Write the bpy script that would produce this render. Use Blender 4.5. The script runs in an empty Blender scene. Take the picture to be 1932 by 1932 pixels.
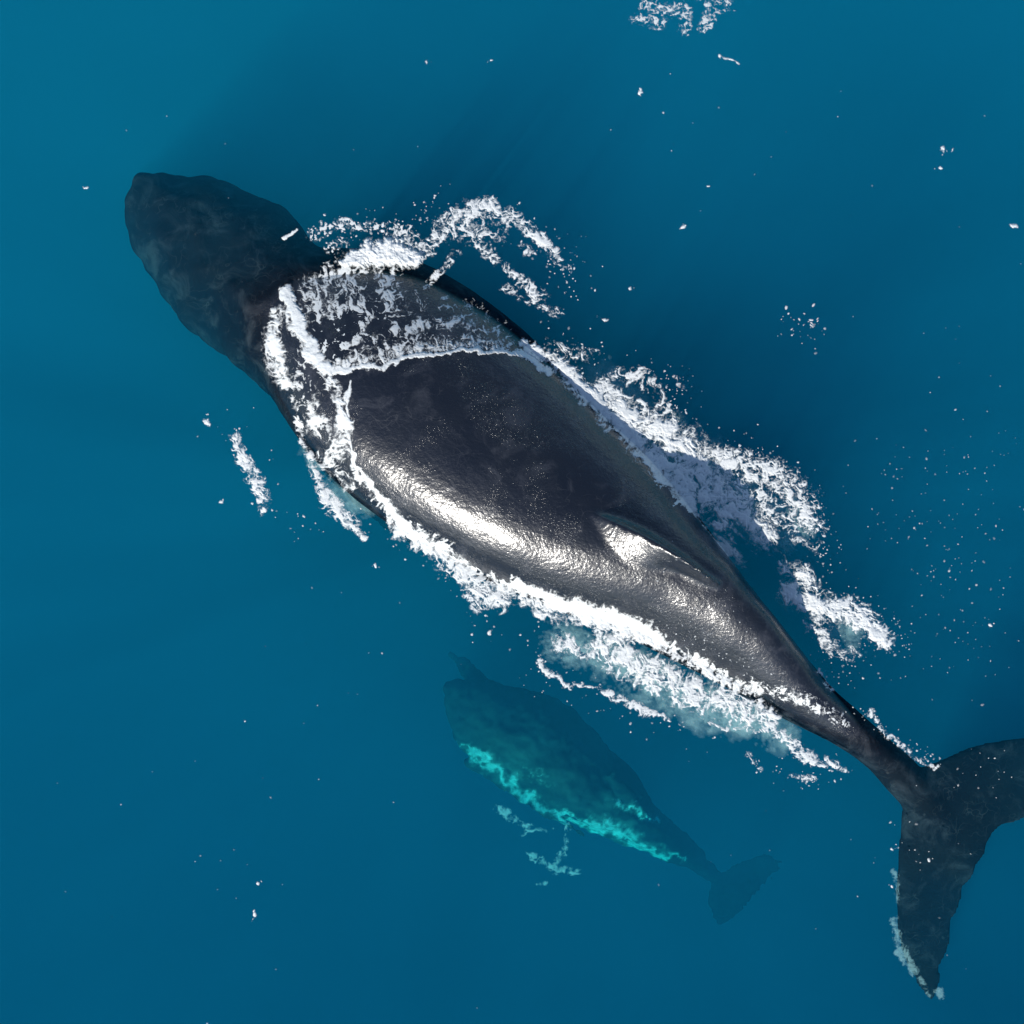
import bpy, math, random
import numpy as np
from mathutils import Vector
from mathutils.bvhtree import BVHTree

C = bpy.context.scene
R = math.radians
random.seed(7)

# ------------------------------------------------------------------ camera
SC = 152.0            # plan units per metre (the plan sheet is 1932 x 1932)
CH = 26.0             # drone height above the water
cam_d = bpy.data.cameras.new('camera')
cam = bpy.data.objects.new('camera', cam_d)
C.collection.objects.link(cam)
cam.location = (0, 0, CH)
cam.rotation_euler = (0, 0, 0)
cam_d.angle = 2 * math.atan((966.0 / SC) / CH)
cam_d.clip_start = 0.1
cam_d.clip_end = 6000
C.camera = cam

# ------------------------------------------------------------------ sky, sun, exposure
SUN_EL, SUN_AZ = 36.5, R(-123)      # direction TO the sun in plan
world = bpy.data.worlds.new('World'); C.world = world
world.use_nodes = True
wn = world.node_tree
sky = wn.nodes.new('ShaderNodeTexSky')
sky.sky_type = 'NISHITA'; sky.sun_disc = False
sky.air_density = 1.0; sky.dust_density = 0.25; sky.ozone_density = 3.5
sky.sun_elevation = R(SUN_EL)
sky.sun_rotation = math.pi / 2 - SUN_AZ
bg = wn.nodes['Background']
wn.links.new(sky.outputs[0], bg.inputs['Color'])
bg.inputs['Strength'].default_value = 0.095
sun_d = bpy.data.lights.new('sun', 'SUN')
sun = bpy.data.objects.new('sun', sun_d); C.collection.objects.link(sun)
sun_d.energy = 4.3; sun_d.angle = R(0.53); sun_d.color = (1.0, 0.955, 0.88)
to_sun = Vector((math.cos(SUN_AZ) * math.cos(R(SUN_EL)), math.sin(SUN_AZ) * math.cos(R(SUN_EL)), math.sin(R(SUN_EL))))
sun.rotation_euler = to_sun.to_track_quat('Z', 'Y').to_euler()
sun.location = to_sun * 60
C.view_settings.view_transform = 'Standard'
C.view_settings.look = 'None'
C.view_settings.exposure = 0.26
C.view_settings.gamma = 1
C.cycles.use_denoising = True
C.cycles.max_bounces = 8
C.cycles.volume_bounces = 2
C.cycles.transparent_max_bounces = 16
C.cycles.sample_clamp_indirect = 4.0
C.cycles.caustics_reflective = False
C.cycles.caustics_refractive = False

# ------------------------------------------------------------------ helpers
def P(px, py, z=0.0):
    """A spot on the plan sheet at height z, in metres."""
    k = (CH - z) / CH
    return ((px - 966.0) / SC * k, (966.0 - py) / SC * k, z)

def link(o):
    C.collection.objects.link(o); return o

def mesh_obj(name, verts, faces, mat=None, smooth=True, loc=(0, 0, 0)):
    me = bpy.data.meshes.new(name)
    v = np.asarray(verts, dtype=np.float32) - np.asarray(loc, dtype=np.float32)
    me.from_pydata(v.tolist() if len(v) < 1000 else v, [], faces)
    me.update()
    if smooth: me.shade_smooth()
    if mat: me.materials.append(mat)
    o = bpy.data.objects.new(name, me); o.location = loc
    return link(o)

def tag(o, label=None, cat=None, group=None, kind=None):
    if label: o['label'] = label
    if cat: o['category'] = cat
    if group: o['group'] = group
    if kind: o['kind'] = kind
    return o

class NT:
    """Small node-tree writer."""
    def __init__(self, name):
        self.m = bpy.data.materials.new(name); self.m.use_nodes = True
        self.t = self.m.node_tree; self.t.nodes.clear()
        self.out = self.t.nodes.new('ShaderNodeOutputMaterial')
    def n(self, kind, **kw):
        nd = self.t.nodes.new(kind)
        ins = kw.pop('ins', {})
        for k, v in kw.items(): setattr(nd, k, v)
        for k, v in ins.items():
            if isinstance(v, bpy.types.NodeSocket): self.t.links.new(v, nd.inputs[k])
            else: nd.inputs[k].default_value = v
        return nd
    def link(self, a, b): self.t.links.new(a, b)
    def noise(self, vec, scale, detail=3, rough=0.5, dist=0.0, out='Fac'):
        return self.n('ShaderNodeTexNoise', ins={'Vector': vec, 'Scale': scale, 'Detail': detail, 'Roughness': rough, 'Distortion': dist}).outputs[out]
    def ramp(self, fac, a, b, c0=0.0, c1=1.0):
        return self.n('ShaderNodeMapRange', interpolation_type='SMOOTHSTEP', ins={'Value': fac, 'From Min': a, 'From Max': b, 'To Min': c0, 'To Max': c1}).outputs[0]
    def math(self, op, a, b=0.0):
        return self.n('ShaderNodeMath', operation=op, ins={0: a, 1: b}).outputs[0]
    def mixc(self, f, a, b):
        nd = self.n('ShaderNodeMix', data_type='RGBA')
        for s, v in ((nd.inputs['Factor'], f), (nd.inputs[6], a), (nd.inputs[7], b)):
            if isinstance(v, bpy.types.NodeSocket): self.link(v, s)
            else: s.default_value = v
        return nd.outputs[2]

# ---- lattice noise in numpy
_rng = np.random.RandomState(11)
_tab = _rng.rand(256, 256).astype(np.float32)
def vnoise(x, y, seed=0):
    x = x + seed * 37.17; y = y + seed * 91.73
    xi = np.floor(x).astype(np.int64); yi = np.floor(y).astype(np.int64)
    fx = (x - xi).astype(np.float32); fy = (y - yi).astype(np.float32)
    fx = fx * fx * fx * (fx * (fx * 6 - 15) + 10); fy = fy * fy * fy * (fy * (fy * 6 - 15) + 10)
    x0 = xi & 255; x1 = (xi + 1) & 255; y0 = yi & 255; y1 = (yi + 1) & 255
    a = _tab[y0, x0]; b = _tab[y0, x1]; c = _tab[y1, x0]; d = _tab[y1, x1]
    return a + (b - a) * fx + (c - a) * fy + (a - b - c + d) * fx * fy
def fbm(x, y, oct=4, seed=0, gain=0.5):
    s = 0; a = 1.0; t = 0
    for k in range(oct):
        s = s + a * vnoise(x * 2 ** k, y * 2 ** k, seed + k * 3); t += a; a *= gain
    return s / t
def sstep(v, a, b):
    t = np.clip((v - a) / (b - a), 0, 1); return t * t * (3 - 2 * t)

# ------------------------------------------------------------------ water
def wave(x, y):
    """Height of the calm sea at a spot (metres)."""
    return 0.05 * (fbm(x * 0.35 + y * 0.2, y * 0.5, 3, 5) - 0.5) + 0.02 * (fbm(x * 1.7, y * 1.7 + x * .5, 3, 9) - 0.5)

def water_material():
    w = NT('sea_water')
    geo = w.n('ShaderNodeNewGeometry').outputs['Position']
    mp = w.n('ShaderNodeMapping', ins={'Vector': geo, 'Scale': (1.0, 1.0, 0.0), 'Rotation': (0, 0, 0.6), 'Location': (3.1, 1.7, 0)}).outputs[0]
    st = w.n('ShaderNodeMapping', ins={'Vector': geo, 'Scale': (0.45, 1.3, 0.0), 'Rotation': (0, 0, -0.25)}).outputs[0]
    dens = w.math('ADD', w.math('MULTIPLY', w.noise(mp, 0.16, 2), 0.5), w.math('MULTIPLY', w.noise(st, 0.55, 4, 0.6), 0.85))
    # light falloff painted into the scatter density: brighter upper left, darker lower right
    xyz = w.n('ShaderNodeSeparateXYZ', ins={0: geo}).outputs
    light_grad = w.math('ADD', w.math('MULTIPLY', xyz[0], -0.021), w.math('MULTIPLY', xyz[1], 0.020))
    light_grad = w.math('MAXIMUM', w.math('MINIMUM', light_grad, 0.35), -0.35)
    dens = w.math('MULTIPLY', w.math('ADD', w.math('ADD', dens, 0.33), light_grad), 0.127)
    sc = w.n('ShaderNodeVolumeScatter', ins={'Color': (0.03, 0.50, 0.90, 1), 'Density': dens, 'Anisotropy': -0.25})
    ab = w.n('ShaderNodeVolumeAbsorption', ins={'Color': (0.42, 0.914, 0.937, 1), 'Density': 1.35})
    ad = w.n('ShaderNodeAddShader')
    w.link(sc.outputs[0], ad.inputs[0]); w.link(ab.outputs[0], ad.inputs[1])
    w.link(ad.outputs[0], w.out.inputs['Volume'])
    return w.m

def build_water():
    n = 280; half = 11.0; far = 1500.0; deep = -26.0
    a = np.linspace(-half, half, n)
    ring = np.array([-far, -300, -60, -22]); a = np.concatenate([ring, a, -ring[::-1]])
    m = len(a)
    X, Y = np.meshgrid(a, a)
    Z = wave(X, Y)
    fade = np.clip((np.maximum(np.abs(X), np.abs(Y)) - 9) / 4, 0, 1); Z = Z * (1 - fade)
    top = np.stack([X, Y, Z], -1).reshape(-1, 3)
    verts = top.tolist()
    faces = []
    for j in range(m - 1):
        for i in range(m - 1):
            k = j * m + i; faces.append((k, k + 1, k + m + 1, k + m))
    border = [i for i in range(m)] + [j * m + m - 1 for j in range(1, m)] + [(m - 1) * m + i for i in range(m - 2, -1, -1)] + [j * m for j in range(m - 2, 0, -1)]
    base = len(verts)
    for k in border: verts.append([verts[k][0], verts[k][1], deep])
    nb = len(border)
    for q in range(nb):
        r = (q + 1) % nb
        faces.append((border[q], base + q, base + r, border[r]))
    faces.append(tuple(base + q for q in range(nb))[::-1])
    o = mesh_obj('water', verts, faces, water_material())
    return tag(o, kind='structure')
build_water()

def build_seabed():
    s = NT('deep_sand')
    tc = s.n('ShaderNodeTexCoord').outputs['Object']
    f = s.noise(tc, 0.05, 4)
    col = s.mixc(f, (0.10, 0.12, 0.11, 1), (0.22, 0.23, 0.19, 1))
    b = s.n('ShaderNodeBsdfPrincipled', ins={'Base Color': col, 'Roughness': 0.9})
    s.link(b.outputs[0], s.out.inputs['Surface'])
    n = 60; a = np.concatenate([[-2600, -700], np.linspace(-120, 120, n), [700, 2600]]); m = len(a)
    X, Y = np.meshgrid(a, a); Z = -30 + 3.0 * (fbm(X * 0.03, Y * 0.03, 4, 3) - 0.5)
    faces = [(j * m + i, j * m + i + 1, j * m + i + m + 1, j * m + i + m) for j in range(m - 1) for i in range(m - 1)]
    return tag(mesh_obj('seabed', np.stack([X, Y, Z], -1).reshape(-1, 3), faces, s.m), kind='structure')
build_seabed()

# ------------------------------------------------------------------ whales
def resample(rows, step):
    """Smoothly interpolate station rows (Catmull-Rom)."""
    rows = np.array(rows, dtype=float); out = []
    for i in range(len(rows) - 1):
        p0 = rows[max(i - 1, 0)]; p1 = rows[i]; p2 = rows[i + 1]; p3 = rows[min(i + 2, len(rows) - 1)]
        for k in range(step):
            t = k / step
            out.append(0.5 * ((2 * p1) + (-p0 + p2) * t + (2 * p0 - 5 * p1 + 4 * p2 - p3) * t * t + (-p0 + 3 * p1 - 3 * p2 + p3) * t ** 3))
    out.append(rows[-1]); return np.array(out)

def loft(rings):
    """Closed skin through rings of equal length, with fans at both ends."""
    V = []; F = []; n = len(rings[0])
    for r in rings: V.extend(r)
    for i in range(len(rings) - 1):
        for j in range(n):
            a = i * n + j; b = i * n + (j + 1) % n
            F.append((a, b, b + n, a + n))
    for base, rev in ((0, False), ((len(rings) - 1) * n, True)):
        c = np.mean(V[base:base + n], axis=0); V.append(list(c)); ci = len(V) - 1
        for j in range(n):
            a = base + j; b = base + (j + 1) % n
            F.append((a, ci, b) if not rev else (b, ci, a))
    return V, F

def body_rings(st, n=40, step=5):
    """st rows: Lx Ly Rx Ry ztop zwide zbot apex(-1..1) crest(power)"""
    rings = []
    for Lx, Ly, Rx, Ry, zt, zw, zb, ap, pw in resample(st, step):
        l = np.array(P(Lx, Ly, zw)); r = np.array(P(Rx, Ry, zw))
        c = (l + r) / 2; h = (r - l) / 2
        ring = []
        for k in range(n):
            th = 2 * math.pi * k / n
            cu, sv = math.cos(th), math.sin(th)
            u = cu
            if sv >= 0:
                z = zw + (zt - zw) * (sv ** pw)
                u = cu + ap * (sv ** 2)
            else:
                z = zw - (zw - zb) * ((-sv) ** 0.9)
            q = c + h * u
            ring.append([q[0], q[1], z])
        rings.append(ring)
    return rings

def blade_rings(secs, n=16, step=4):
    """secs rows: leadx leady trailx traily z_lead z_trail thickness(m)"""
    rings = []
    for lx, ly, tx, ty, zl, zt, th in resample(secs, step):
        a = np.array(P(lx, ly, zl)); b = np.array(P(tx, ty, zt)); ring = []
        for k in range(n):
            t = 2 * math.pi * k / n
            s = (1 - math.cos(t)) / 2
            s2 = s ** 1.15
            q = a + (b - a) * s2
            hh = math.sin(t) * th / 2 * (1.15 - 0.55 * s)
            ring.append([q[0], q[1], q[2] + hh])
        rings.append(ring)
    return rings

def fuse(name, parts, voxel, smooth_it, mat):
    """Union of closed skins as one continuous mesh."""
    V = []; F = []
    for v, f in parts:
        b = len(V); V += [list(map(float, q)) for q in v]; F += [tuple(i + b for i in q) for q in f]
    tmp = mesh_obj('tmp', V, F)
    import bmesh
    bm = bmesh.new(); bm.from_mesh(tmp.data); bmesh.ops.recalc_face_normals(bm, faces=bm.faces); bm.to_mesh(tmp.data); bm.free()
    md = tmp.modifiers.new('r', 'REMESH'); md.mode = 'VOXEL'; md.voxel_size = voxel; md.use_smooth_shade = True
    s = tmp.modifiers.new('s', 'SMOOTH'); s.factor = 0.5; s.iterations = smooth_it
    dg = bpy.context.evaluated_depsgraph_get()
    me = bpy.data.meshes.new_from_object(tmp.evaluated_get(dg))
    bpy.data.objects.remove(tmp)
    me.name = name; me.shade_smooth(); me.materials.clear(); me.materials.append(mat)
    return link(bpy.data.objects.new(name, me))

def displace(o, fn):
    me = o.data; n = len(me.vertices)
    co = np.empty(n * 3, np.float32); me.vertices.foreach_get('co', co); co = co.reshape(-1, 3)
    no = np.empty(n * 3, np.float32); me.vertices.foreach_get('normal', no); no = no.reshape(-1, 3)
    co = co + no * fn(co)[:, None]
    me.vertices.foreach_set('co', co.reshape(-1)); me.update()
    return co

def recentre(o, loc):
    me = o.data; n = len(me.vertices)
    co = np.empty(n * 3, np.float32); me.vertices.foreach_get('co', co); co = co.reshape(-1, 3) - np.array(loc, np.float32)
    me.vertices.foreach_set('co', co.reshape(-1)); me.update(); o.location = loc

def skin_material(name, calf=False):
    s = NT(name)
    geo = s.n('ShaderNodeNewGeometry').outputs['Position']
    big = s.noise(geo, 1.1, 4, 0.6)
    mott = s.ramp(s.noise(geo, 2.6, 6, 0.65, 0.8), 0.48, 0.72)
    dark = (0.034, 0.042, 0.050, 1) if calf else (0.007, 0.0095, 0.0165, 1)
    grey = (0.07, 0.08, 0.08, 1) if calf else (0.042, 0.045, 0.055, 1)
    col = s.mixc(s.ramp(big, 0.35, 0.7), dark, (0.06, 0.07, 0.07, 1) if calf else (0.011, 0.0135, 0.019, 1))
    col = s.mixc(s.math('MULTIPLY', mott, 0.85), col, grey)
    # scratches: thin cell borders stretched in two directions, broken up by noise
    for sx, sy, rot, amt in ((0.8, 3.4, 0.5, 0.45), (3.0, 0.7, 0.2, 0.4), (1.6, 1.6, 1.1, 0.3)):
        mp = s.n('ShaderNodeMapping', ins={'Vector': geo, 'Scale': (sx, sy, 1.0), 'Rotation': (0, 0, rot)})
        wv = s.n('ShaderNodeVectorMath', operation='ADD', ins={0: mp.outputs[0], 1: s.noise(geo, 4.0, 2, 0.5, 0, 'Color')})
        vo = s.n('ShaderNodeTexVoronoi', feature='DISTANCE_TO_EDGE', ins={'Vector': wv.outputs[0], 'Scale': 1.6})
        ln = s.ramp(vo.outputs['Distance'], 0.0, 0.022, 1, 0)
        br = s.ramp(s.noise(geo, 2.3 + sx, 3), 0.5, 0.66)
        col = s.mixc(s.math('MULTIPLY', s.math('MULTIPLY', ln, br), amt), col, (0.07, 0.072, 0.078, 1))
    if calf:
        at = s.n('ShaderNodeAttribute', attribute_name='pale').outputs['Fac']
        nz = s.noise(geo, 5.0, 9, 0.75, 1.2)
        mid = s.ramp(s.math('ADD', s.math('MULTIPLY', at, 1.0), s.math('MULTIPLY', s.math('SUBTRACT', s.noise(geo, 2.2, 4, 0.6), 0.5), 0.8)), 0.12, 0.5)
        col = s.mixc(s.math('MULTIPLY', mid, 0.6), col, (0.16, 0.19, 0.17, 1))
        tail = s.ramp(s.n('ShaderNodeSeparateXYZ', ins={0: geo}).outputs[0], 1.9, 2.5)
        col = s.mixc(s.math('MULTIPLY', tail, 0.85), col, (0.012, 0.013, 0.016, 1))
        wh = s.ramp(s.math('ADD', at, s.math('MULTIPLY', s.math('SUBTRACT', nz, 0.5), 1.8)), 0.52, 1.25)
        col = s.mixc(wh, col, (0.80, 0.82, 0.80, 1))
    # fine wet-skin relief: droplets and film ripples
    b1 = s.noise(geo, 22.0, 3, 0.6)
    b2 = s.noise(geo, 48.0, 2, 0.6)
    drop = s.ramp(b2, 0.55, 0.72)
    patch = s.ramp(s.noise(geo, 1.3, 4, 0.6), 0.44, 0.64, 0.0, 1.4)
    hgt = s.math('ADD', s.math('MULTIPLY', b1, 0.75), s.math('MULTIPLY', s.math('MULTIPLY', drop, patch), 0.34))
    bump = s.n('ShaderNodeBump', ins={'Height': hgt, 'Strength': 0.85, 'Distance': 0.0100})
    # under water the wet gloss has nothing to reflect against: specular fades in above the sea level
    z = s.n('ShaderNodeSeparateXYZ', ins={0: geo}).outputs[2]
    out = s.ramp(z, -0.06, 0.03)
    b = s.n('ShaderNodeBsdfPrincipled', ins={
        'Base Color': col, 'Roughness': 0.37, 'Normal': bump.outputs[0],
        'Specular IOR Level': s.math('MULTIPLY', out, 0.33),
        'Coat Weight': out, 'Coat Roughness': 0.21, 'Coat IOR': 1.52, 'Coat Normal': bump.outputs[0]})
    s.link(b.outputs[0], s.out.inputs['Surface'])
    return s.m

adult_st = [
 # Lx   Ly    Rx    Ry    ztop   zwide  zbot  apex  pow
 (238, 356,  262,  322, -0.50, -0.60, -0.76, 0.0, 1.0),
 (241, 395,  306,  322, -0.42, -0.76, -1.10, 0.0, 0.8),
 (249, 450,  356,  331, -0.37, -0.86, -1.45, 0.0, 0.85),
 (273, 512,  418,  341, -0.34, -0.92, -1.80, 0.0, 0.9),
 (307, 562,  474,  364, -0.31, -0.95, -1.65, 0.0, 0.9),
 (350, 612,  529,  388, -0.28, -0.95, -1.75, 0.0, 0.9),
 (396, 648,  566,  424, -0.22, -0.90, -1.55, 0.0, 0.9),
 (450, 684,  603,  466, -0.02, -0.80, -1.95, 0.0, 0.95),
 (500, 735,  684,  470,  0.18, -0.70, -2.0, -0.15, 0.90),
 (542, 796,  786,  492,  0.40, -0.62, -2.0, -0.22, 0.90),
 (594, 868,  876,  540,  0.54, -0.56, -2.0, -0.22, 0.90),
 (656, 930,  960,  600,  0.62, -0.50, -2.0, -0.20, 0.90),
 (724, 982, 1044, 676,  0.67, -0.46, -1.95, -0.18, 0.91),
 (798, 1028, 1122, 750,  0.70, -0.44, -1.55, -0.15, 0.92),
 (876, 1074, 1200, 828,  0.72, -0.42, -1.65, -0.08, 0.94),
 (964, 1116, 1270, 908,  0.72, -0.42, -1.65, 0.04, 0.96),
 (1056, 1154, 1326, 984, 0.72, -0.42, -1.55, 0.22, 1.0),
 (1150, 1186, 1370, 1046, 0.70, -0.42, -1.70, 0.42, 1.12),
 (1242, 1232, 1410, 1104, 0.64, -0.40, -1.50, 0.52, 1.25),
 (1334, 1278, 1460, 1165, 0.54, -0.38, -1.30, 0.52, 1.25),
 (1420, 1324, 1514, 1232, 0.36, -0.34, -1.05, 0.42, 1.2),
 (1498, 1366, 1564, 1292, 0.17, -0.32, -0.90, 0.25, 1.2),
 (1572, 1404, 1622, 1344, 0.01, -0.32, -0.75, 0.10, 1.15),
 (1636, 1448, 1680, 1396, -0.08, -0.34, -0.66, 0.0, 1.1),
 (1690, 1506, 1738, 1448, -0.16, -0.38, -0.62, 0.0, 1.1),
 (1745, 1560, 1800, 1500, -0.26, -0.40, -0.58, 0.0, 1.1),
 (1800, 1570, 1830, 1540, -0.36, -0.42, -0.52, 0.0, 1.0)]
fluke = [
 (1756, 1887, 1764, 1884, -0.62, -0.62, 0.02),
 (1727, 1850, 1781, 1835, -0.60, -0.60, 0.06),
 (1698, 1792, 1796, 1762, -0.56, -0.57, 0.09),
 (1690, 1705, 1816, 1695, -0.52, -0.54, 0.12),
 (1694, 1620, 1838, 1648, -0.46, -0.50, 0.16),
 (1702, 1550, 1864, 1602, -0.40, -0.46, 0.20),
 (1716, 1462, 1878, 1572, -0.36, -0.44, 0.24),
 (1775, 1434, 1905, 1556, -0.40, -0.46, 0.20),
 (1850, 1402, 1946, 1546, -0.46, -0.50, 0.16),
 (1932, 1390, 2012, 1530, -0.52, -0.54, 0.12),
 (2020, 1396, 2082, 1500, -0.56, -0.58, 0.09),
 (2100, 1416, 2132, 1465, -0.60, -0.62, 0.06),
 (2164, 1440, 2170, 1446, -0.62, -0.62, 0.02)]
# dorsal hump and hooked fin: rows of (base-left x,y), crest x,y,z, (base-right x,y), base z
dorsal = [
 (1060, 1010, 0.48, 1096, 958, 0.66, 1130, 940, 0.44),
 (1092, 1058, 0.50, 1142, 978, 0.79, 1168, 962, 0.43),
 (1136, 1096, 0.49, 1190, 999, 0.88, 1216, 985, 0.40),
 (1186, 1110, 0.50, 1234, 1021, 0.94, 1252, 1011, 0.38),
 (1236, 1096, 0.51, 1270, 1042, 0.97, 1282, 1037, 0.36),
 (1280, 1098, 0.50, 1304, 1064, 0.97, 1312, 1060, 0.34),
 (1312, 1112, 0.48, 1334, 1086, 0.93, 1340, 1083, 0.32),
 (1338, 1120, 0.40, 1356, 1102, 0.84, 1360, 1100, 0.30),
 (1350, 1124, 0.32, 1361, 1113, 0.56, 1364, 1111, 0.26)]

def dorsal_rings():
    rings = []
    for lx, ly, lz, cx, cy, cz, rx, ry, rz in resample(dorsal, 3):
        l = np.array(P(lx, ly, lz)); c = np.array(P(cx, cy, cz)); r = np.array(P(rx, ry, rz))
        ml = (l + c) / 2 + np.array([0, 0, 0.012]); mr = (r + c) / 2 + np.array([0, 0, 0.02])
        lb = l - np.array([0, 0, .35]); rb = r - np.array([0, 0, .35])
        rings.append([list(q) for q in (lb, l, ml, c, mr, r, rb)])
    return rings

def flipper(root, tip, chord, th):
    """A long flipper hanging below the body; root and tip as (x, y, z) on the plan."""
    a = np.array(P(*root)); b = np.array(P(*tip)); ax = (b - a)
    side = np.cross(ax, [0, 0, 1.0]); side /= np.linalg.norm(side)
    up = np.cross(side, ax); up /= np.linalg.norm(up)
    rings = []
    for i in range(15):
        t = i / 14; w = chord * (1 - 0.75 * t ** 1.6) * (1 + 0.06 * math.sin(t * 28)); c = a + ax * t + side * (0.25 * chord * math.sin(t * 2.2))
        h = th * (1 - 0.8 * t)
        rings.append([list(c + side * w / 2 * math.cos(k / 12 * 2 * math.pi) + up * h / 2 * math.sin(k / 12 * 2 * math.pi)) for k in range(12)])
    return loft(rings)

def build_adult():
    parts = [loft(body_rings(adult_st, 48, 5)), loft(blade_rings(fluke, 18, 4)), loft(dorsal_rings()),
             flipper((600, 790, -1.3), (830, 1020, -2.4), 0.80, 0.22), flipper((770, 640, -1.3), (960, 840, -2.2), 0.75, 0.22)]
    # small rounded knobs over the rostrum
    rr = random.Random(3)
    for q in range(34):
        t = rr.random(); x = 270 + 230 * t + rr.uniform(-50, 50) * (0.5 + t); y = 360 + 190 * t + rr.uniform(-60, 60) * (0.5 + t)
        c = np.array(P(x, y, -0.35 - 0.08 * (1 - t) - 0.10 * (abs(x - 270 - 230 * t) / 60))); r = rr.uniform(0.05, 0.09)
        rings = [[[c[0] + r * math.sin(p) * math.cos(k * math.pi / 4), c[1] + r * math.sin(p) * math.sin(k * math.pi / 4), c[2] + r * math.cos(p)] for k in range(8)] for p in (0.3, 0.9, 1.57, 2.2, 2.8)]
        parts.append(loft(rings))
    o = fuse('humpback_whale', parts, 0.036, 3, skin_material('wet_whale_skin'))
    def fn(co):
        x, y, z = co[:, 0], co[:, 1], co[:, 2]
        g = 0.026 * (fbm(x * 1.1, y * 1.1 + z, 2, 21) - 0.5)
        head = sstep(-x - y * 0 , 2.6, 3.6)
        g = g + (0.012 + 0.10 * head) * (fbm(x * 4 + z * 2, y * 4 - z, 3, 31) - 0.5)
        tail = sstep(x, 4.6, 5.2)
        g = g + 0.13 * head * (fbm(x * 1.9 + z, y * 1.9, 2, 37) - 0.5) + 0.05 * tail * (fbm(x * 2.2, y * 2.2, 2, 39) - 0.5)
        g = g + 0.012 * tail * (fbm(x * 6, y * 6, 3, 33) - 0.5)
        return g.astype(np.float32)
    displace(o, fn)
    return tag(o, 'huge dark humpback whale with its wet back and dorsal fin above the surface', 'whale')
adult = build_adult()

def seg_dist(X, Y, pts, vals=None):
    """Distance from grid points to a polyline, with values interpolated along it."""
    best = np.full(X.shape, 1e9, np.float32); bv = np.zeros(X.shape, np.float32)
    pts = np.array(pts, float)
    if vals is None: vals = np.ones(len(pts))
    if len(pts) == 1: return np.hypot(X - pts[0, 0], Y - pts[0, 1]).astype(np.float32), np.full(X.shape, vals[0], np.float32)
    for i in range(len(pts) - 1):
        ax, ay = pts[i]; bx, by = pts[i + 1]; L2 = (bx - ax) ** 2 + (by - ay) ** 2 + 1e-9
        t = np.clip(((X - ax) * (bx - ax) + (Y - ay) * (by - ay)) / L2, 0, 1)
        d = np.hypot(X - ax - t * (bx - ax), Y - ay - t * (by - ay))
        m = d < best
        best = np.where(m, d, best).astype(np.float32); bv = np.where(m, vals[i] + t * (vals[i + 1] - vals[i]), bv).astype(np.float32)
    return best, bv

calf_st = [
 (832, 1300, 842, 1284, -1.30, -1.42, -1.55, 0, 1),
 (844, 1348, 886, 1282, -1.12, -1.45, -1.8, 0, .9),
 (868, 1400, 948, 1290, -1.00, -1.5, -2.1, 0, .9),
 (912, 1446, 1020, 1308, -0.92, -1.5, -2.3, 0, .95),
 (968, 1490, 1088, 1346, -0.90, -1.55, -2.4, 0, 1),
 (1034, 1530, 1144, 1398, -0.92, -1.6, -2.4, 0, 1),
 (1096, 1560, 1192, 1456, -1.00, -1.65, -2.35, 0, 1.1),
 (1160, 1588, 1236, 1512, -1.15, -1.75, -2.3, .1, 1.1),
 (1222, 1612, 1276, 1560, -1.40, -1.85, -2.3, .1, 1.1),
 (1285, 1636, 1318, 1604, -1.75, -2.05, -2.35, 0, 1.1),
 (1340, 1664, 1360, 1642, -2.05, -2.25, -2.45, 0, 1.1),
 (1385, 1690, 1400, 1672, -2.30, -2.4, -2.5, 0, 1.0)]
calf_fluke = [
 (1352, 1748, 1358, 1748, -2.5, -2.5, 0.02), (1338, 1720, 1378, 1738, -2.45, -2.5, 0.05), (1336, 1685, 1400, 1716, -2.4, -2.5, 0.08),
 (1350, 1652, 1418, 1700, -2.35, -2.45, 0.12), (1385, 1628, 1436, 1682, -2.4, -2.5, 0.08), (1430, 1614, 1458, 1660, -2.45, -2.55, 0.05), (1478, 1622, 1482, 1628, -2.5, -2.5, 0.02)]
calf_st = [r[:4] + (r[4] - 0.95, r[5] - 0.95, r[6] - 0.95) + r[7:] for r in calf_st]
calf_fluke = [r[:4] + (r[4] - 0.65, r[5] - 0.65, r[6]) for r in calf_fluke]
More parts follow.
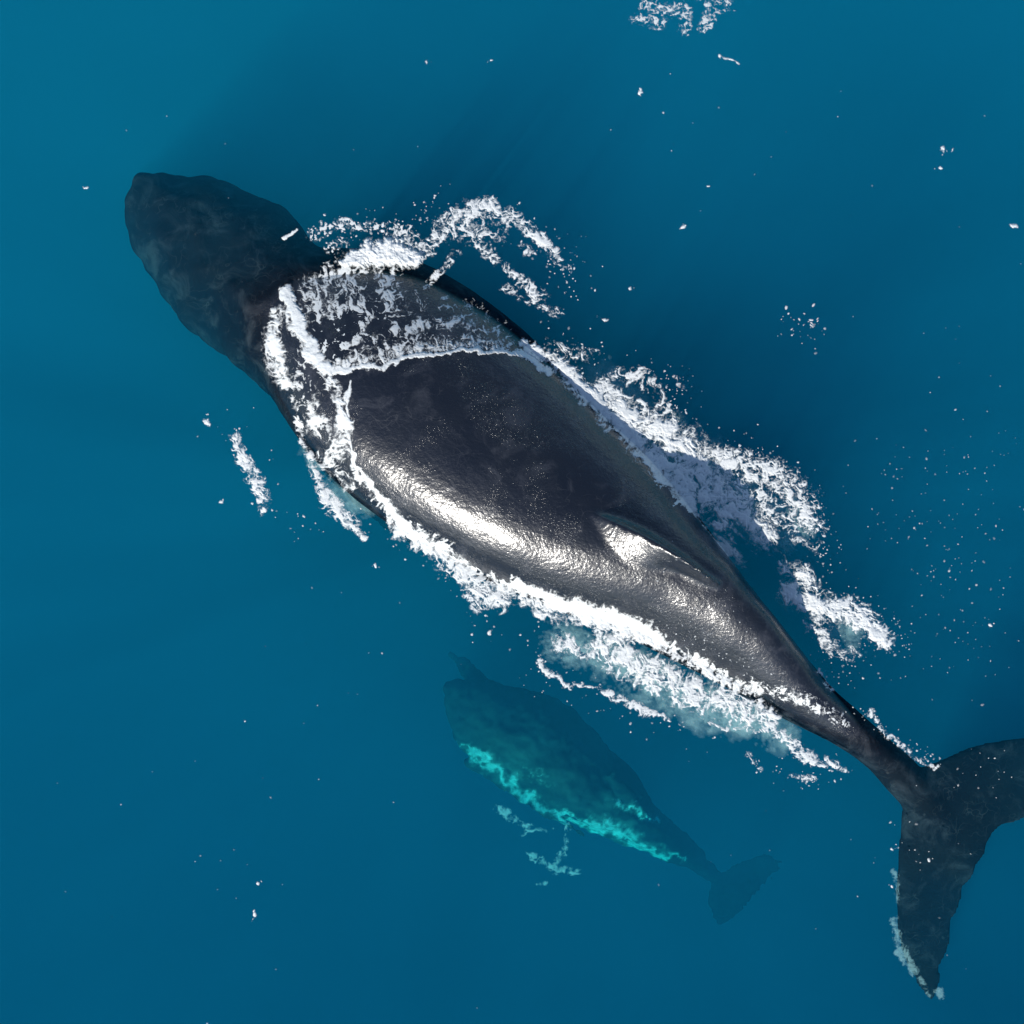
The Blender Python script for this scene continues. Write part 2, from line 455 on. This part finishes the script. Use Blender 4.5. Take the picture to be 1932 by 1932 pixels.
def build_calf():
    parts = [loft(body_rings(calf_st, 36, 4)), loft(blade_rings(calf_fluke, 14, 4)),
             flipper((890, 1425, -2.3), (1110, 1570, -2.1), 0.30, 0.10),
             flipper((915, 1310, -2.6), (840, 1238, -3.5), 0.34, 0.08),
             flipper((1150, 1455, -1.9), (1235, 1545, -2.1), 0.20, 0.16)]
    o = fuse('whale_calf', parts, 0.026, 3, skin_material('calf_skin', True))
    co = displace(o, lambda c: (0.20 * (fbm(c[:, 0] * 2.6, c[:, 1] * 2.6 + c[:, 2], 4, 41, .65) - 0.5)).astype(np.float32))
    k = CH / (CH - co[:, 2]); px = co[:, 0] * k * SC + 966; py = 966 - co[:, 1] * k * SC
    wpx = px + (fbm(px / 16, py / 16, 3, 61, .65) - .5) * 44; wpy = py + (fbm(px / 16, py / 16, 3, 67, .65) - .5) * 44
    d1, v1 = seg_dist(wpx, wpy, [(862, 1404), (920, 1440), (975, 1490), (1020, 1522), (1080, 1552), (1150, 1562), (1210, 1598), (1285, 1624)], [8, 17, 18, 12, 12, 24, 20, 6])
    d2, v2 = seg_dist(wpx, wpy, [(1155, 1508), (1195, 1522), (1238, 1552)], [7, 9, 5])
    d3, v3 = seg_dist(wpx, wpy, [(980, 1450), (1020, 1460), (1045, 1482)], [4, 4, 3])
    wht = np.maximum(np.maximum(np.exp(-(d1 / v1) ** 2), np.exp(-(d2 / v2) ** 2)), 0.7 * np.exp(-(d3 / v3) ** 2))
    d4, _ = seg_dist(px, py, [(910, 1400), (980, 1430), (1060, 1485), (1130, 1535)])
    side = 0.21 * np.exp(-(d4 / 62) ** 4)
    pale = np.maximum(wht * 1.0, side).astype(np.float32)
    a = o.data.attributes.new('pale', 'FLOAT', 'POINT'); a.data.foreach_set('value', pale)
    return tag(o, 'submerged humpback calf with a bright turquoise streak along its side, beside the big whale', 'whale')
build_calf()

# ------------------------------------------------------------------ foam
dg = bpy.context.evaluated_depsgraph_get()
whale_bvh = BVHTree.FromObject(adult, dg)

def foam_material(name, soft=False):
    f = NT(name)
    tc = f.n('ShaderNodeNewGeometry').outputs['Position']
    at = f.n('ShaderNodeAttribute', attribute_name='cover').outputs['Fac']
    bub = f.noise(tc, 62.0, 3, 0.75)
    a = f.math('ADD', at, f.math('MULTIPLY', f.math('SUBTRACT', bub, 0.5), 0.0 if soft else 0.7))
    alpha = f.ramp(a, 0.0, 1.08) if not soft else at
    bump = f.n('ShaderNodeBump', ins={'Height': f.math('ADD', f.noise(tc, 22.0, 4, 0.7), f.math('MULTIPLY', bub, 0.4)), 'Strength': 0.3, 'Distance': 0.02})
    b = f.n('ShaderNodeBsdfPrincipled', ins={'Base Color': (0.76, 0.785, 0.78, 1), 'Roughness': 0.6, 'Specular IOR Level': 0.3, 'Normal': bump.outputs[0], 'Alpha': alpha})
    f.link(b.outputs[0], f.out.inputs['Surface'])
    return f.m
FOAM = foam_material('white_foam')
BUBBLES = foam_material('drowned_bubbles', True)

def lace(X, Y, s, seed):
    wx = fbm(X / (s * 1.6), Y / (s * 1.6), 3, seed + 50) - .5; wy = fbm(X / (s * 1.6), Y / (s * 1.6), 3, seed + 70) - .5
    x = X / s + wx * 2.4; y = Y / s + wy * 2.4
    r = 0; t = 0
    for k, a in ((1, 1.0), (2.1, 0.75), (4.3, 0.5)):
        r = r + a * (1 - np.abs(2 * vnoise(x * k, y * k, seed + int(k * 7)) - 1)) ** 2.2; t += a
    return r / t
def grain(X, Y, seed): return fbm(X / 4.5, Y / 4.5, 2, seed + 90)
def streaks(X, Y, ang, s, seed):
    c, n = math.cos(ang), math.sin(ang)
    u = X * c + Y * n; v = -X * n + Y * c
    wob = (fbm(X / 30, Y / 30, 2, seed) - .5) * 10
    return fbm(u / (s * 6), (v + wob) / s, 3, seed + 5)

def foam(name, label, strokes, tex=(0.6, 0.3, 0.3), s=16, seed=1, lo=0.38, hi=1.12, rise=0.05, z0=0.012, ang=None, mat=None, cut=0.12,
         under=False, kind='stuff', cat='foam', group=None, cell=1.0, filmy=1.0, amax=1.0, holes=()):
    """One mass of foam: the strokes say where it lies, the textures how it breaks up.
    strokes: (points, widths, strength); tex: weights of lace, clumps, grain."""
    mat = mat or FOAM
    allp = [p for st in strokes for p in st[0]]; mw = max(np.max(st[1]) for st in strokes) * 2.3 + 8
    x0 = min(p[0] for p in allp) - mw; x1 = max(p[0] for p in allp) + mw; y0 = min(p[1] for p in allp) - mw; y1 = max(p[1] for p in allp) + mw
    nx = int((x1 - x0) / cell) + 1; ny = int((y1 - y0) / cell) + 1
    X, Y = np.meshgrid(np.linspace(x0, x1, nx), np.linspace(y0, y1, ny))
    wq = 9.0
    Xw = X + (fbm(X / 22, Y / 22, 3, seed + 200) - .5) * wq * 2; Yw = Y + (fbm(X / 22, Y / 22, 3, seed + 230) - .5) * wq * 2
    env = np.zeros(X.shape, np.float32)
    for pts, wd, sg in strokes:
        wd = np.full(len(pts), wd, float) if np.isscalar(wd) else np.array(wd, float)
        d, v = seg_dist(Xw, Yw, pts, wd)
        env = np.maximum(env, sg * np.exp(-(d / v) ** 2 * 0.9))
    L = lace(X, Y, s, seed); F = fbm(X / (s * 1.3), Y / (s * 1.3), 4, seed + 20, 0.6); G = grain(X, Y, seed)
    T = tex[0] * (L - 0.40) * 2.0 + tex[1] * (F - 0.5) * 2.4 + tex[2] * (G - 0.5) * 1.6
    if ang is not None: T = T + 0.55 * (streaks(X, Y, ang, 4.5, seed) - 0.5) * 2
    a = sstep(env + T * np.clip(env * 2.2, 0, 1), lo, hi) * sstep(env, 0.05, 0.2) * amax
    # thin translucent film of fine bubbles between the strands
    T2 = fbm(X / 6 + 3 * (F - .5), Y / 6, 3, seed + 400, .7)
    film = sstep(env * 0.75 + (T2 - 0.5) * 1.5 + (L - .4) * 0.5, 0.22, 1.05) * sstep(env, 0.12, 0.4) * 0.55 * amax
    a = 1 - (1 - a) * (1 - film * filmy)
    for pts, wd in holes:
        a = a * (1 - np.exp(-(seg_dist(Xw, Yw, pts, np.array(wd, float))[0] / np.maximum(seg_dist(Xw, Yw, pts, np.array(wd, float))[1], 1)) ** 4))
    keep = a > cut
    cellk = keep[:-1, :-1] | keep[1:, :-1] | keep[:-1, 1:] | keep[1:, 1:]
    used = np.zeros_like(keep); used[:-1, :-1] |= cellk; used[1:, :-1] |= cellk; used[:-1, 1:] |= cellk; used[1:, 1:] |= cellk
    idx = -np.ones(X.shape, np.int64); idx[used] = np.arange(used.sum())
    jj, ii = np.nonzero(cellk)
    faces = np.stack([idx[jj, ii], idx[jj + 1, ii], idx[jj + 1, ii + 1], idx[jj, ii + 1]], 1)
    wx = (X[used] - 966) / SC; wy = (966 - Y[used]) / SC
    av = a[used]; z = wave(wx, wy)
    if not under:
        ray = whale_bvh.ray_cast; dn = Vector((0, 0, -1)); up = np.full(len(wx), -9.0)
        for q in range(len(wx)):
            h = ray(Vector((wx[q], wy[q], 3.0)), dn, 4.0)
            if h[0] is not None: up[q] = h[0].z
        z = np.maximum(z, up)
    else: z = z * 0
    body = sstep(env, 0.3, 1.2)
    z = z + z0 + 0.26 * rise * av * (0.25 + 1.1 * F[used] * body[used] + 0.35 * L[used])
    k = (CH - z) / CH
    co = np.stack([wx * k, wy * k, z], 1)
    loc = (float(co[:, 0].mean()), float(co[:, 1].mean()), 0.0)
    o = mesh_obj(name, co, faces.tolist(), mat, True, loc)
    at = o.data.attributes.new('cover', 'FLOAT', 'POINT'); at.data.foreach_set('value', av.astype(np.float32))
    return tag(o, label, cat, group, None if kind == 'thing' else kind)

# -- bow collar over the neck
foam('collar_foam', 'thick white foam collar washing across the whale\'s neck', [
    ([(540, 552), (556, 590), (572, 632), (592, 672), (618, 696)], [12, 17, 16, 18, 16], 1.35),
    ([(522, 590), (514, 640), (520, 690), (538, 722)], [16, 20, 22, 16], 0.95),
    ([(560, 700), (575, 750), (600, 800)], [30, 34, 30], 0.62),
    ([(620, 705), (640, 760), (650, 800), (640, 850)], [14, 14, 18, 24], 0.85),
    ([(610, 860), (640, 890), (660, 920)], [22, 26, 14], 0.62)], s=20, seed=1, rise=0.09)
foam('trickle_foam', 'thin white line of foam running down the whale\'s left shoulder', [
    ([(664, 722), (655, 752), (654, 790), (660, 850), (690, 905), (730, 950), (760, 990)], [4, 4, 4, 4, 5, 7, 10], 1.1)], s=12, seed=3, rise=0.03, tex=(.3, .2, .3))
# -- water washing over the shoulder
foam('wash_foam', 'lacy foam churning over the whale\'s dark right shoulder', [
    ([(590, 560), (620, 600), (640, 650)], 38, 0.62),
    ([(660, 520), (680, 590), (700, 640)], 40, 0.66),
    ([(725, 530), (745, 580)], 38, 0.62), ([(620, 515), (600, 540)], 26, 0.52), ([(780, 560), (800, 580)], 20, .45),
    ([(690, 655), (760, 622), (830, 606), (900, 606), (950, 622)], [20, 18, 18, 18, 18], 0.60),
    ([(840, 575), (900, 585)], 20, 0.46),
    ([(600, 640), (630, 670), (680, 672), (740, 660), (820, 648), (900, 642)], 18, 0.66)], tex=(1.25, 0.35, 0.4), s=15, seed=5, lo=0.36, hi=1.35, rise=0.02, filmy=0.6, ang=math.radians(75))
foam('rim_foam', 'narrow white rim of foam where the wash meets the whale\'s dry back', [
    ([(598, 690), (630, 702), (680, 694), (722, 690), (770, 676), (820, 666), (880, 662), (955, 661), (1000, 674), (1040, 702)], [7, 6, 6, 5, 5, 4, 4, 5, 7, 9], 1.4),
    ([(640, 688), (720, 676), (800, 655), (880, 650), (960, 652)], 12, 0.72)], s=11, seed=7, rise=0.05, ang=math.radians(80))
foam('splash_foam', 'solid bright white splash beside the whale\'s right shoulder', [
    ([(648, 492), (690, 484), (735, 474), (780, 482)], [10, 20, 26, 20], 1.6),
    ([(715, 462), (760, 452)], 12, 0.8)], s=16, seed=9, rise=0.22, tex=(.35, .4, .3))
foam('arc_foam', 'curved lacy arc of foam on open water off the right shoulder', [
    ([(805, 470), (838, 432), (875, 403), (925, 392), (980, 420), (1030, 462), (1066, 492)], [14, 17, 20, 20, 17, 11, 7], 0.86),
    ([(885, 420), (915, 470), (945, 500), (980, 530), (1020, 562)], [22, 14, 9, 12, 18], 0.72),
    ([(860, 480), (830, 515), (800, 545)], [12, 10, 6], 0.62), ([(850, 430), (930, 440)], 34, 0.50),
    ([(950, 540), (1000, 572), (1060, 590)], 10, 0.48), ([(985, 470), (1040, 490), (1075, 505)], 10, 0.48)], tex=(.8, .3, .5), s=13, seed=11, rise=0.05)
foam('fringe_foam', 'faint flecked foam fringe above the white shoulder splash', [
    ([(590, 440), (640, 425), (700, 428), (770, 440), (800, 480)], [18, 14, 14, 18, 14], 0.50),
    ([(620, 465), (650, 455)], 14, 0.45)], tex=(.6, .3, .9), s=10, seed=13, lo=.46, hi=.8, rise=0.03)
# -- starboard wake
foam('flank_foam', 'wide band of white foam along the whale\'s right flank', [
    ([(985, 650), (1040, 676), (1088, 722), (1142, 776), (1202, 832), (1256, 886), (1296, 940)], [10, 14, 18, 22, 24, 26, 24], 1.25),
    ([(1035, 655), (1080, 672), (1120, 662)], [18, 18, 12], 0.55),
    ([(1150, 770), (1240, 812), (1300, 850), (1340, 905), (1400, 960), (1450, 1012)], [28, 40, 42, 38, 30, 18], 0.98),
    ([(1290, 890), (1320, 940), (1370, 985)], 24, 0.85)], tex=(.55, .45, .3), s=17, seed=15, rise=0.12)
foam('curl_foam', 'loose curls of foam drifting off the band beside the right flank', [
    ([(1130, 735), (1165, 708), (1205, 705), (1240, 740), (1265, 790)], [16, 18, 18, 18, 14], 0.66),
    ([(1150, 745), (1215, 770), (1270, 830)], 18, 0.56), ([(1275, 715), (1290, 730)], 8, 0.5)], tex=(1.0, .3, .3), s=18, seed=17, rise=0.06)
foam('lace_foam', 'rounded lacy patch of foam at the outer edge of the right wake', [
    ([(1330, 850), (1400, 878), (1460, 905), (1510, 945), (1532, 990)], [22, 30, 36, 34, 26], 0.84),
    ([(1380, 915), (1440, 950), (1490, 990)], 30, 0.6), ([(1500, 1020), (1540, 1030)], 16, 0.42)], tex=(.9, .35, .5), s=12, seed=19, rise=0.07)
foam('shaded_foam', 'soft bluish foam in the shade right beside the dorsal fin', [
    ([(1288, 940), (1312, 985), (1345, 1020), (1390, 1060)], [10, 17, 26, 20], 0.95),
    ([(1380, 1000), (1440, 1030), (1480, 1050)], [24, 20, 12], 0.6), ([(1385, 1060), (1400, 1100)], 12, .5)], tex=(.3, .6, .3), s=22, seed=21, lo=0.3, hi=1.3, rise=0.03, ang=math.radians(40), amax=0.75, filmy=.4)
foam('blob_foam', 'separate white clump of foam trailing behind the right wake', [
    ([(1485, 1072), (1525, 1080)], [20, 18], 0.9), ([(1490, 1120), (1550, 1142), (1610, 1160), (1650, 1185), (1672, 1210)], [22, 26, 26, 24, 16], 1.12),
    ([(1530, 1180), (1580, 1220), (1610, 1240)], [24, 22, 14], 0.56), ([(1520, 1080), (1540, 1130)], 20, 0.8)], tex=(.7, .5, .4), s=15, seed=23, rise=0.12)
# -- port wake
foam('port_foam', 'broken white foam along the front of the whale\'s left flank', [
    ([(665, 880), (705, 935), (760, 995)], [8, 10, 16], 0.7),
    ([(760, 1000), (815, 1030), (860, 1065), (905, 1110), (950, 1140)], [20, 24, 24, 22, 16], 1.08),
    ([(930, 1095), (1000, 1118), (1040, 1140)], 18, 0.9), ([(880, 1120), (910, 1135)], 18, .75)], tex=(.8, .4, .4), s=16, seed=25, rise=0.08, holes=[([(842, 1003), (880, 1030), (925, 1062), (965, 1096)], [4, 10, 10, 4])])
foam('roll_foam', 'bright rolling crest of foam against the whale\'s rear left flank', [
    ([(965, 1098), (1020, 1124), (1090, 1152), (1160, 1176), (1215, 1192), (1245, 1215)], [5, 14, 20, 24, 24, 14], 1.3),
    ([(930, 1110), (1000, 1140), (1060, 1170)], 16, 0.62)], tex=(.4, .4, .3), s=17, seed=27, rise=0.14, holes=[([(842, 1003), (880, 1030), (925, 1062), (965, 1096)], [4, 10, 10, 4])])
foam('veil_foam', 'streaked veil of foam spreading outward from the rear left flank', [
    ([(1060, 1215), (1110, 1230), (1160, 1245)], 24, 0.62),
    ([(1130, 1215), (1200, 1255), (1270, 1290), (1340, 1320), (1410, 1340), (1455, 1345)], [26, 36, 36, 32, 28, 18], 0.98),
    ([(1255, 1215), (1310, 1250), (1370, 1285), (1425, 1305)], [16, 18, 18, 14], 0.9)], tex=(.7, .4, .3), s=17, seed=29, rise=0.10, ang=math.radians(115))
foam('edging_foam', 'thin wavering outline of foam at the outer left edge of the wake', [
    ([(1015, 1248), (1035, 1272), (1070, 1292), (1130, 1300), (1180, 1325), (1225, 1345), (1262, 1356)], [7, 8, 6, 5, 8, 9, 6], 0.95)], tex=(.6, .3, .5), s=10, seed=31, rise=0.03)
foam('tail_foam', 'ragged tail of foam trailing toward the whale\'s tail stock', [
    ([(1440, 1355), (1480, 1392), (1520, 1425), (1555, 1440), (1590, 1448)], [14, 12, 14, 12, 5], 0.86),
    ([(1340, 1365), (1400, 1378), (1440, 1378)], 5, 0.7), ([(1410, 1425), (1440, 1450)], 7, .55), ([(1490, 1460), (1530, 1465)], 8, .6)], tex=(.8, .3, .5), s=12, seed=33, rise=0.05)
foam('stock_foam', 'patchy foam washing over the submerged tail stock', [
    ([(1400, 1290), (1460, 1305), (1520, 1320), (1570, 1345), (1600, 1370)], [18, 20, 22, 18, 10], 0.50)], tex=(.9, .4, .6), s=10, seed=35, rise=0.03)
foam('strand_foam', 'loose strand of foam peeling away below the whale\'s left shoulder', [
    ([(560, 790), (578, 850), (600, 900), (618, 945), (655, 975), (685, 1012)], [8, 8, 10, 15, 13, 8], 0.92)], tex=(.8, .3, .5), s=12, seed=37, rise=0.05)
foam('side_foam', 'isolated white streak of foam on open water left of the whale', [
    ([(444, 826), (458, 870), (482, 905), (500, 935), (500, 960)], [9, 14, 15, 13, 9], 0.98), ([(390, 795), (394, 800)], 6, .8)], tex=(.8, .4, .5), s=13, seed=39, rise=0.06)
foam('top_foam', 'scattered pale foam patch at the top edge of the picture', [
    ([(1195, 35), (1250, 40)], 14, .55), ([(1215, 8), (1280, 18)], 14, .6), ([(1290, 60), (1300, 20)], 12, .6), ([(1330, 50), (1350, 10)], 16, .6), ([(1370, 10), (1320, -10), (1260, -20)], 18, .55)],
    tex=(1.0, .3, .6), s=11, seed=41, rise=0.03, amax=0.75)
foam('fluke_line_foam', 'beaded line of foam above the tail stock, before the flukes', [
    ([(1640, 1345), (1672, 1385), (1710, 1420), (1760, 1448)], [8, 7, 7, 6], 0.66), ([(1545, 1265), (1568, 1305)], 7, .6)], tex=(.7, .3, .8), s=8, seed=43, rise=0.03)
# -- drowned bubbles, below the surface
foam('bubble_cloud', 'dim greenish bubbles drowned below the right wake', [
    ([(1130, 720), (1250, 820), (1380, 920), (1480, 990)], [40, 55, 60, 50], 0.75), ([(1500, 1120), (1600, 1200)], [40, 40], .6)],
    tex=(.2, .6, .1), s=34, seed=45, lo=0.15, hi=1.3, z0=-0.30, rise=0.05, under=True, mat=BUBBLES, amax=0.45, cell=2.5, cut=0.05)
foam('bubble_cloud', 'dim bluish bubbles drowned below the left wake', [
    ([(600, 860), (680, 950)], 34, .6), ([(1050, 1210), (1200, 1270), (1350, 1340), (1480, 1390)], [34, 50, 46, 30], 0.75)],
    tex=(.2, .6, .1), s=30, seed=47, lo=0.15, hi=1.3, z0=-0.30, rise=0.05, under=True, mat=BUBBLES, amax=0.4, cell=2.5, cut=0.05)
foam('bubble_patch', 'pale greenish patches of bubbles along the outer edge of the left fluke', [
    ([(1688, 1640), (1690, 1700)], 6, .6), ([(1686, 1735), (1698, 1790), (1722, 1832)], 9, .85), ([(1735, 1850), (1758, 1880)], 7, .75), ([(1772, 1868), (1776, 1884)], 6, .9)],
    tex=(.6, .4, .3), s=12, seed=53, lo=0.3, hi=1.0, z0=-0.38, rise=0.03, under=True, mat=BUBBLES, amax=0.28, cut=0.08)
foam('bubble_trail', 'faint turquoise wisps of bubbles beside the submerged calf', [
    ([(938, 1528), (965, 1545), (1000, 1560)], 8, .7), ([(1070, 1560), (1062, 1610), (1040, 1640)], 6, .6), ([(1000, 1610), (1050, 1640), (1090, 1650)], 9, .6),
    ([(985, 1570), (1040, 1565)], 4, .7), ([(1010, 1665), (1040, 1660)], 5, .5)],
    tex=(.9, .4, .3), s=14, seed=49, lo=0.3, hi=1.0, z0=-1.1, rise=0.05, under=True, mat=BUBBLES, amax=0.5, cut=0.1)

# -- separate flecks on open water
FL = [(1210, 176, 8, 'bright white fleck of foam on open water, highest of the right half'),
      (800, 120, 5, 'small pale fleck of foam, left one of two near the top'),
      (930, 117, 4.5, 'small pale fleck of foam, right one of two near the top'),
      (1360, 110, 7, 'short streaky fleck of foam just below the top foam patch'),
      (1780, 281, 8, 'larger foam fleck of a pair on open water at upper right'),
      (1768, 320, 6, 'thin foam fleck under a larger one at upper right'),
      (1910, 432, 9, 'bright foam fleck at the right edge of the picture'),
      (1287, 428, 6, 'double foam fleck off the end of the curved foam arc'),
      (1190, 544, 6, 'bright little fleck of foam right of the curved foam arc'),
      (1140, 602, 6, 'foam fleck just above the right flank band'),
      (1518, 612, 13, 'loose cluster of foam bubbles on open water right of the whale'),
      (160, 350, 5, 'tiny foam fleck left of the whale\'s snout'),
      (706, 1067, 6, 'round bright fleck of foam below the whale\'s left flank'),
      (415, 950, 6, 'small foam fleck left of the isolated streak'),
      (390, 792, 6, 'small foam fleck up and left of the isolated streak'),
      (925, 1190, 7, 'ring-shaped foam fleck between the whale and the calf'),
      (460, 1360, 4.5, 'tiny foam fleck on open water left of the calf'),
      (480, 1728, 7, 'pale foam fleck on open water at lower left'),
      (491, 1663, 4, 'tiny foam fleck above the pale one at lower left'),
      (1750, 1620, 7, 'bright fleck of foam over the middle of the left fluke'),
      (1685, 1600, 7, 'foam fleck at the leading edge of the left fluke'),
      (1688, 1672, 4, 'small foam fleck lower on the left fluke\'s leading edge'),
      (545, 441, 6, 'short white foam fleck over the back of the whale\'s head'),
      (1868, 1175, 5, 'bright dot of foam on the open water right of the trailing clump'),
      (1335, 352, 4, 'tiny foam dot on open water above the double fleck')]
for i, (x, y, r, lab) in enumerate(FL):
    rr = random.Random(i * 5 + 1); st = [([(x, y), (x + rr.uniform(-3, 3), y + rr.uniform(-2, 2))], r * 0.62, 1.15)]
    for q in range(rr.randint(1, 3) if r < 12 else 14):
        a = rr.uniform(0, 6.28); d = r * rr.uniform(0.9, 2.4)
        st.append(([(x + d * math.cos(a), y + d * 0.5 * math.sin(a) * (2 if r > 12 else 1))], r * rr.uniform(.22, .4) * (0.6 if r > 12 else 1), rr.uniform(.7, 1.0)))
    if r > 12: st[0] = (st[0][0], 3, .9)
    if 'streaky' in lab: st.append(([(x + 8, y + 3), (x + 34, y + 4)], 3, .75))
    if 'short white' in lab: st = [([(x - 10, y + 10), (x + 12, y - 8)], 3.5, 1.2)]
    foam('foam_fleck', lab, st, tex=(.2, .3, .4), s=7, seed=300 + i, rise=0.035, z0=0.012, cut=0.18, kind='stuff' if r > 12 else 'thing', group='foam flecks scattered on the open water', cell=0.9, filmy=0)

# -- countless droplets and specks (one mass)
def specks(name, label, areas, seed, amax=1.0):
    rr = random.Random(seed); st = []
    V = []; F = []; A = []
    for (pts, wid, n, r0, r1) in areas:
        pts = np.array(pts, float)
        for q in range(n):
            i = rr.randrange(len(pts) - 1) if len(pts) > 1 else 0
            t = rr.random(); p = pts[i] + (pts[min(i + 1, len(pts) - 1)] - pts[i]) * t
            x = p[0] + rr.gauss(0, wid); y = p[1] + rr.gauss(0, wid); r = rr.uniform(r0, r1) * rr.choice((0.5, 0.6, 0.8, 1.0)) / SC
            wx, wy = (x - 966) / SC, (966 - y) / SC
            h = whale_bvh.ray_cast(Vector((wx, wy, 3.0)), Vector((0, 0, -1)), 4.0)
            z = float(wave(np.array([wx]), np.array([wy]))[0]); z = max(z, h[0].z if h[0] is not None else -9) + 0.008
            k = (CH - z) / CH; b = len(V); m = 7; sx = rr.uniform(.7, 1.6); ro = rr.uniform(0, 3.14)
            V.append([wx * k, wy * k, z + r * 0.7])
            for a in range(m):
                th = a / m * 2 * math.pi; rad = r * rr.uniform(.7, 1.25)
                u, w = rad * sx * math.cos(th), rad * math.sin(th)
                V.append([wx * k + u * math.cos(ro) - w * math.sin(ro), wy * k + u * math.sin(ro) + w * math.cos(ro), z])
            for a in range(m): F.append((b, b + 1 + a, b + 1 + (a + 1) % m))
            c = rr.choice((0.25, 0.45, 0.8)) * amax
            A += [min(1, c * 1.3)] + [c * 0.55] * m
    o = mesh_obj(name, V, F, BUBBLES)
    at = o.data.attributes.new('cover', 'FLOAT', 'POINT'); at.data.foreach_set('value', np.array(A, np.float32))
    return tag(o, label, 'foam', None, 'stuff')
specks('foam_specks', 'fine white specks of spray scattered round the wake', [
    ([(600, 440), (760, 420), (860, 390)], 22, 110, 1, 2.6), ([(950, 400), (1060, 480), (1080, 560)], 22, 90, 1, 2.8),
    ([(1050, 640), (1150, 690), (1270, 720), (1300, 800)], 22, 110, 1, 2.6), ([(1380, 830), (1500, 900), (1550, 1000), (1560, 1080)], 18, 150, 1, 2.6),
    ([(1560, 1110), (1700, 1180), (1690, 1240)], 16, 60, 1, 2.4), ([(1560, 1240), (1640, 1260)], 26, 70, 1, 2.4),
    ([(390, 790), (470, 830), (520, 980), (600, 980)], 20, 45, 1, 3), ([(640, 880), (740, 990), (850, 1100), (930, 1190)], 22, 90, 1, 2.6),
    ([(1000, 1200), (1030, 1290), (1200, 1350), (1380, 1400)], 22, 80, 1, 2.4), ([(1420, 1420), (1520, 1470), (1600, 1440)], 18, 45, 1, 2.4),
    ([(1600, 1330), (1700, 1400), (1780, 1440)], 9, 50, 1, 2.6), ([(1750, 1460), (1880, 1400), (1900, 1480)], 30, 20, 1.2, 3),
    ([(1290, 1170), (1400, 1250), (1500, 1300)], 20, 90, 1, 2.2), ([(1700, 1500), (1780, 1640)], 34, 16, 1, 2.6), ([(1480, 600), (1550, 630)], 20, 26, 1, 3)], 5)
specks('foam_specks', 'tiny white droplets strewn over the crest of the dorsal fin and tail stock', [
    ([(1262, 1030), (1300, 1060), (1348, 1096)], 4, 26, 0.8, 2.2), ([(1300, 1120), (1400, 1200), (1500, 1290)], 16, 60, 0.6, 1.6), ([(1240, 1120), (1300, 1190), (1420, 1270)], 18, 70, 0.6, 1.8)], 21)
specks('foam_specks', 'sparse dim specks of foam across the open water at right', [
    ([(1650, 900), (1800, 870), (1900, 860)], 45, 60, 1, 2.4), ([(1600, 1000), (1760, 1000), (1900, 1100)], 60, 110, 1, 2.4),
    ([(1700, 1180), (1900, 1230)], 55, 60, 1, 2.4), ([(1500, 700), (1880, 600), (1700, 500)], 160, 18, 1, 2.2), ([(1300, 250), (1500, 300)], 90, 14, 1, 2.4)], 9, 0.7)
specks('foam_specks', 'few dim specks of foam over the calm water at left and below', [
    ([(300, 1450), (480, 1560), (600, 1900)], 150, 26, 1, 2.4), ([(600, 1250), (850, 1200)], 80, 12, 1, 2.4), ([(1200, 1500), (1500, 1550), (1650, 1800)], 90, 16, 1, 2.2),
    ([(300, 250), (700, 380)], 120, 10, 1, 2.2)], 13, 0.55)
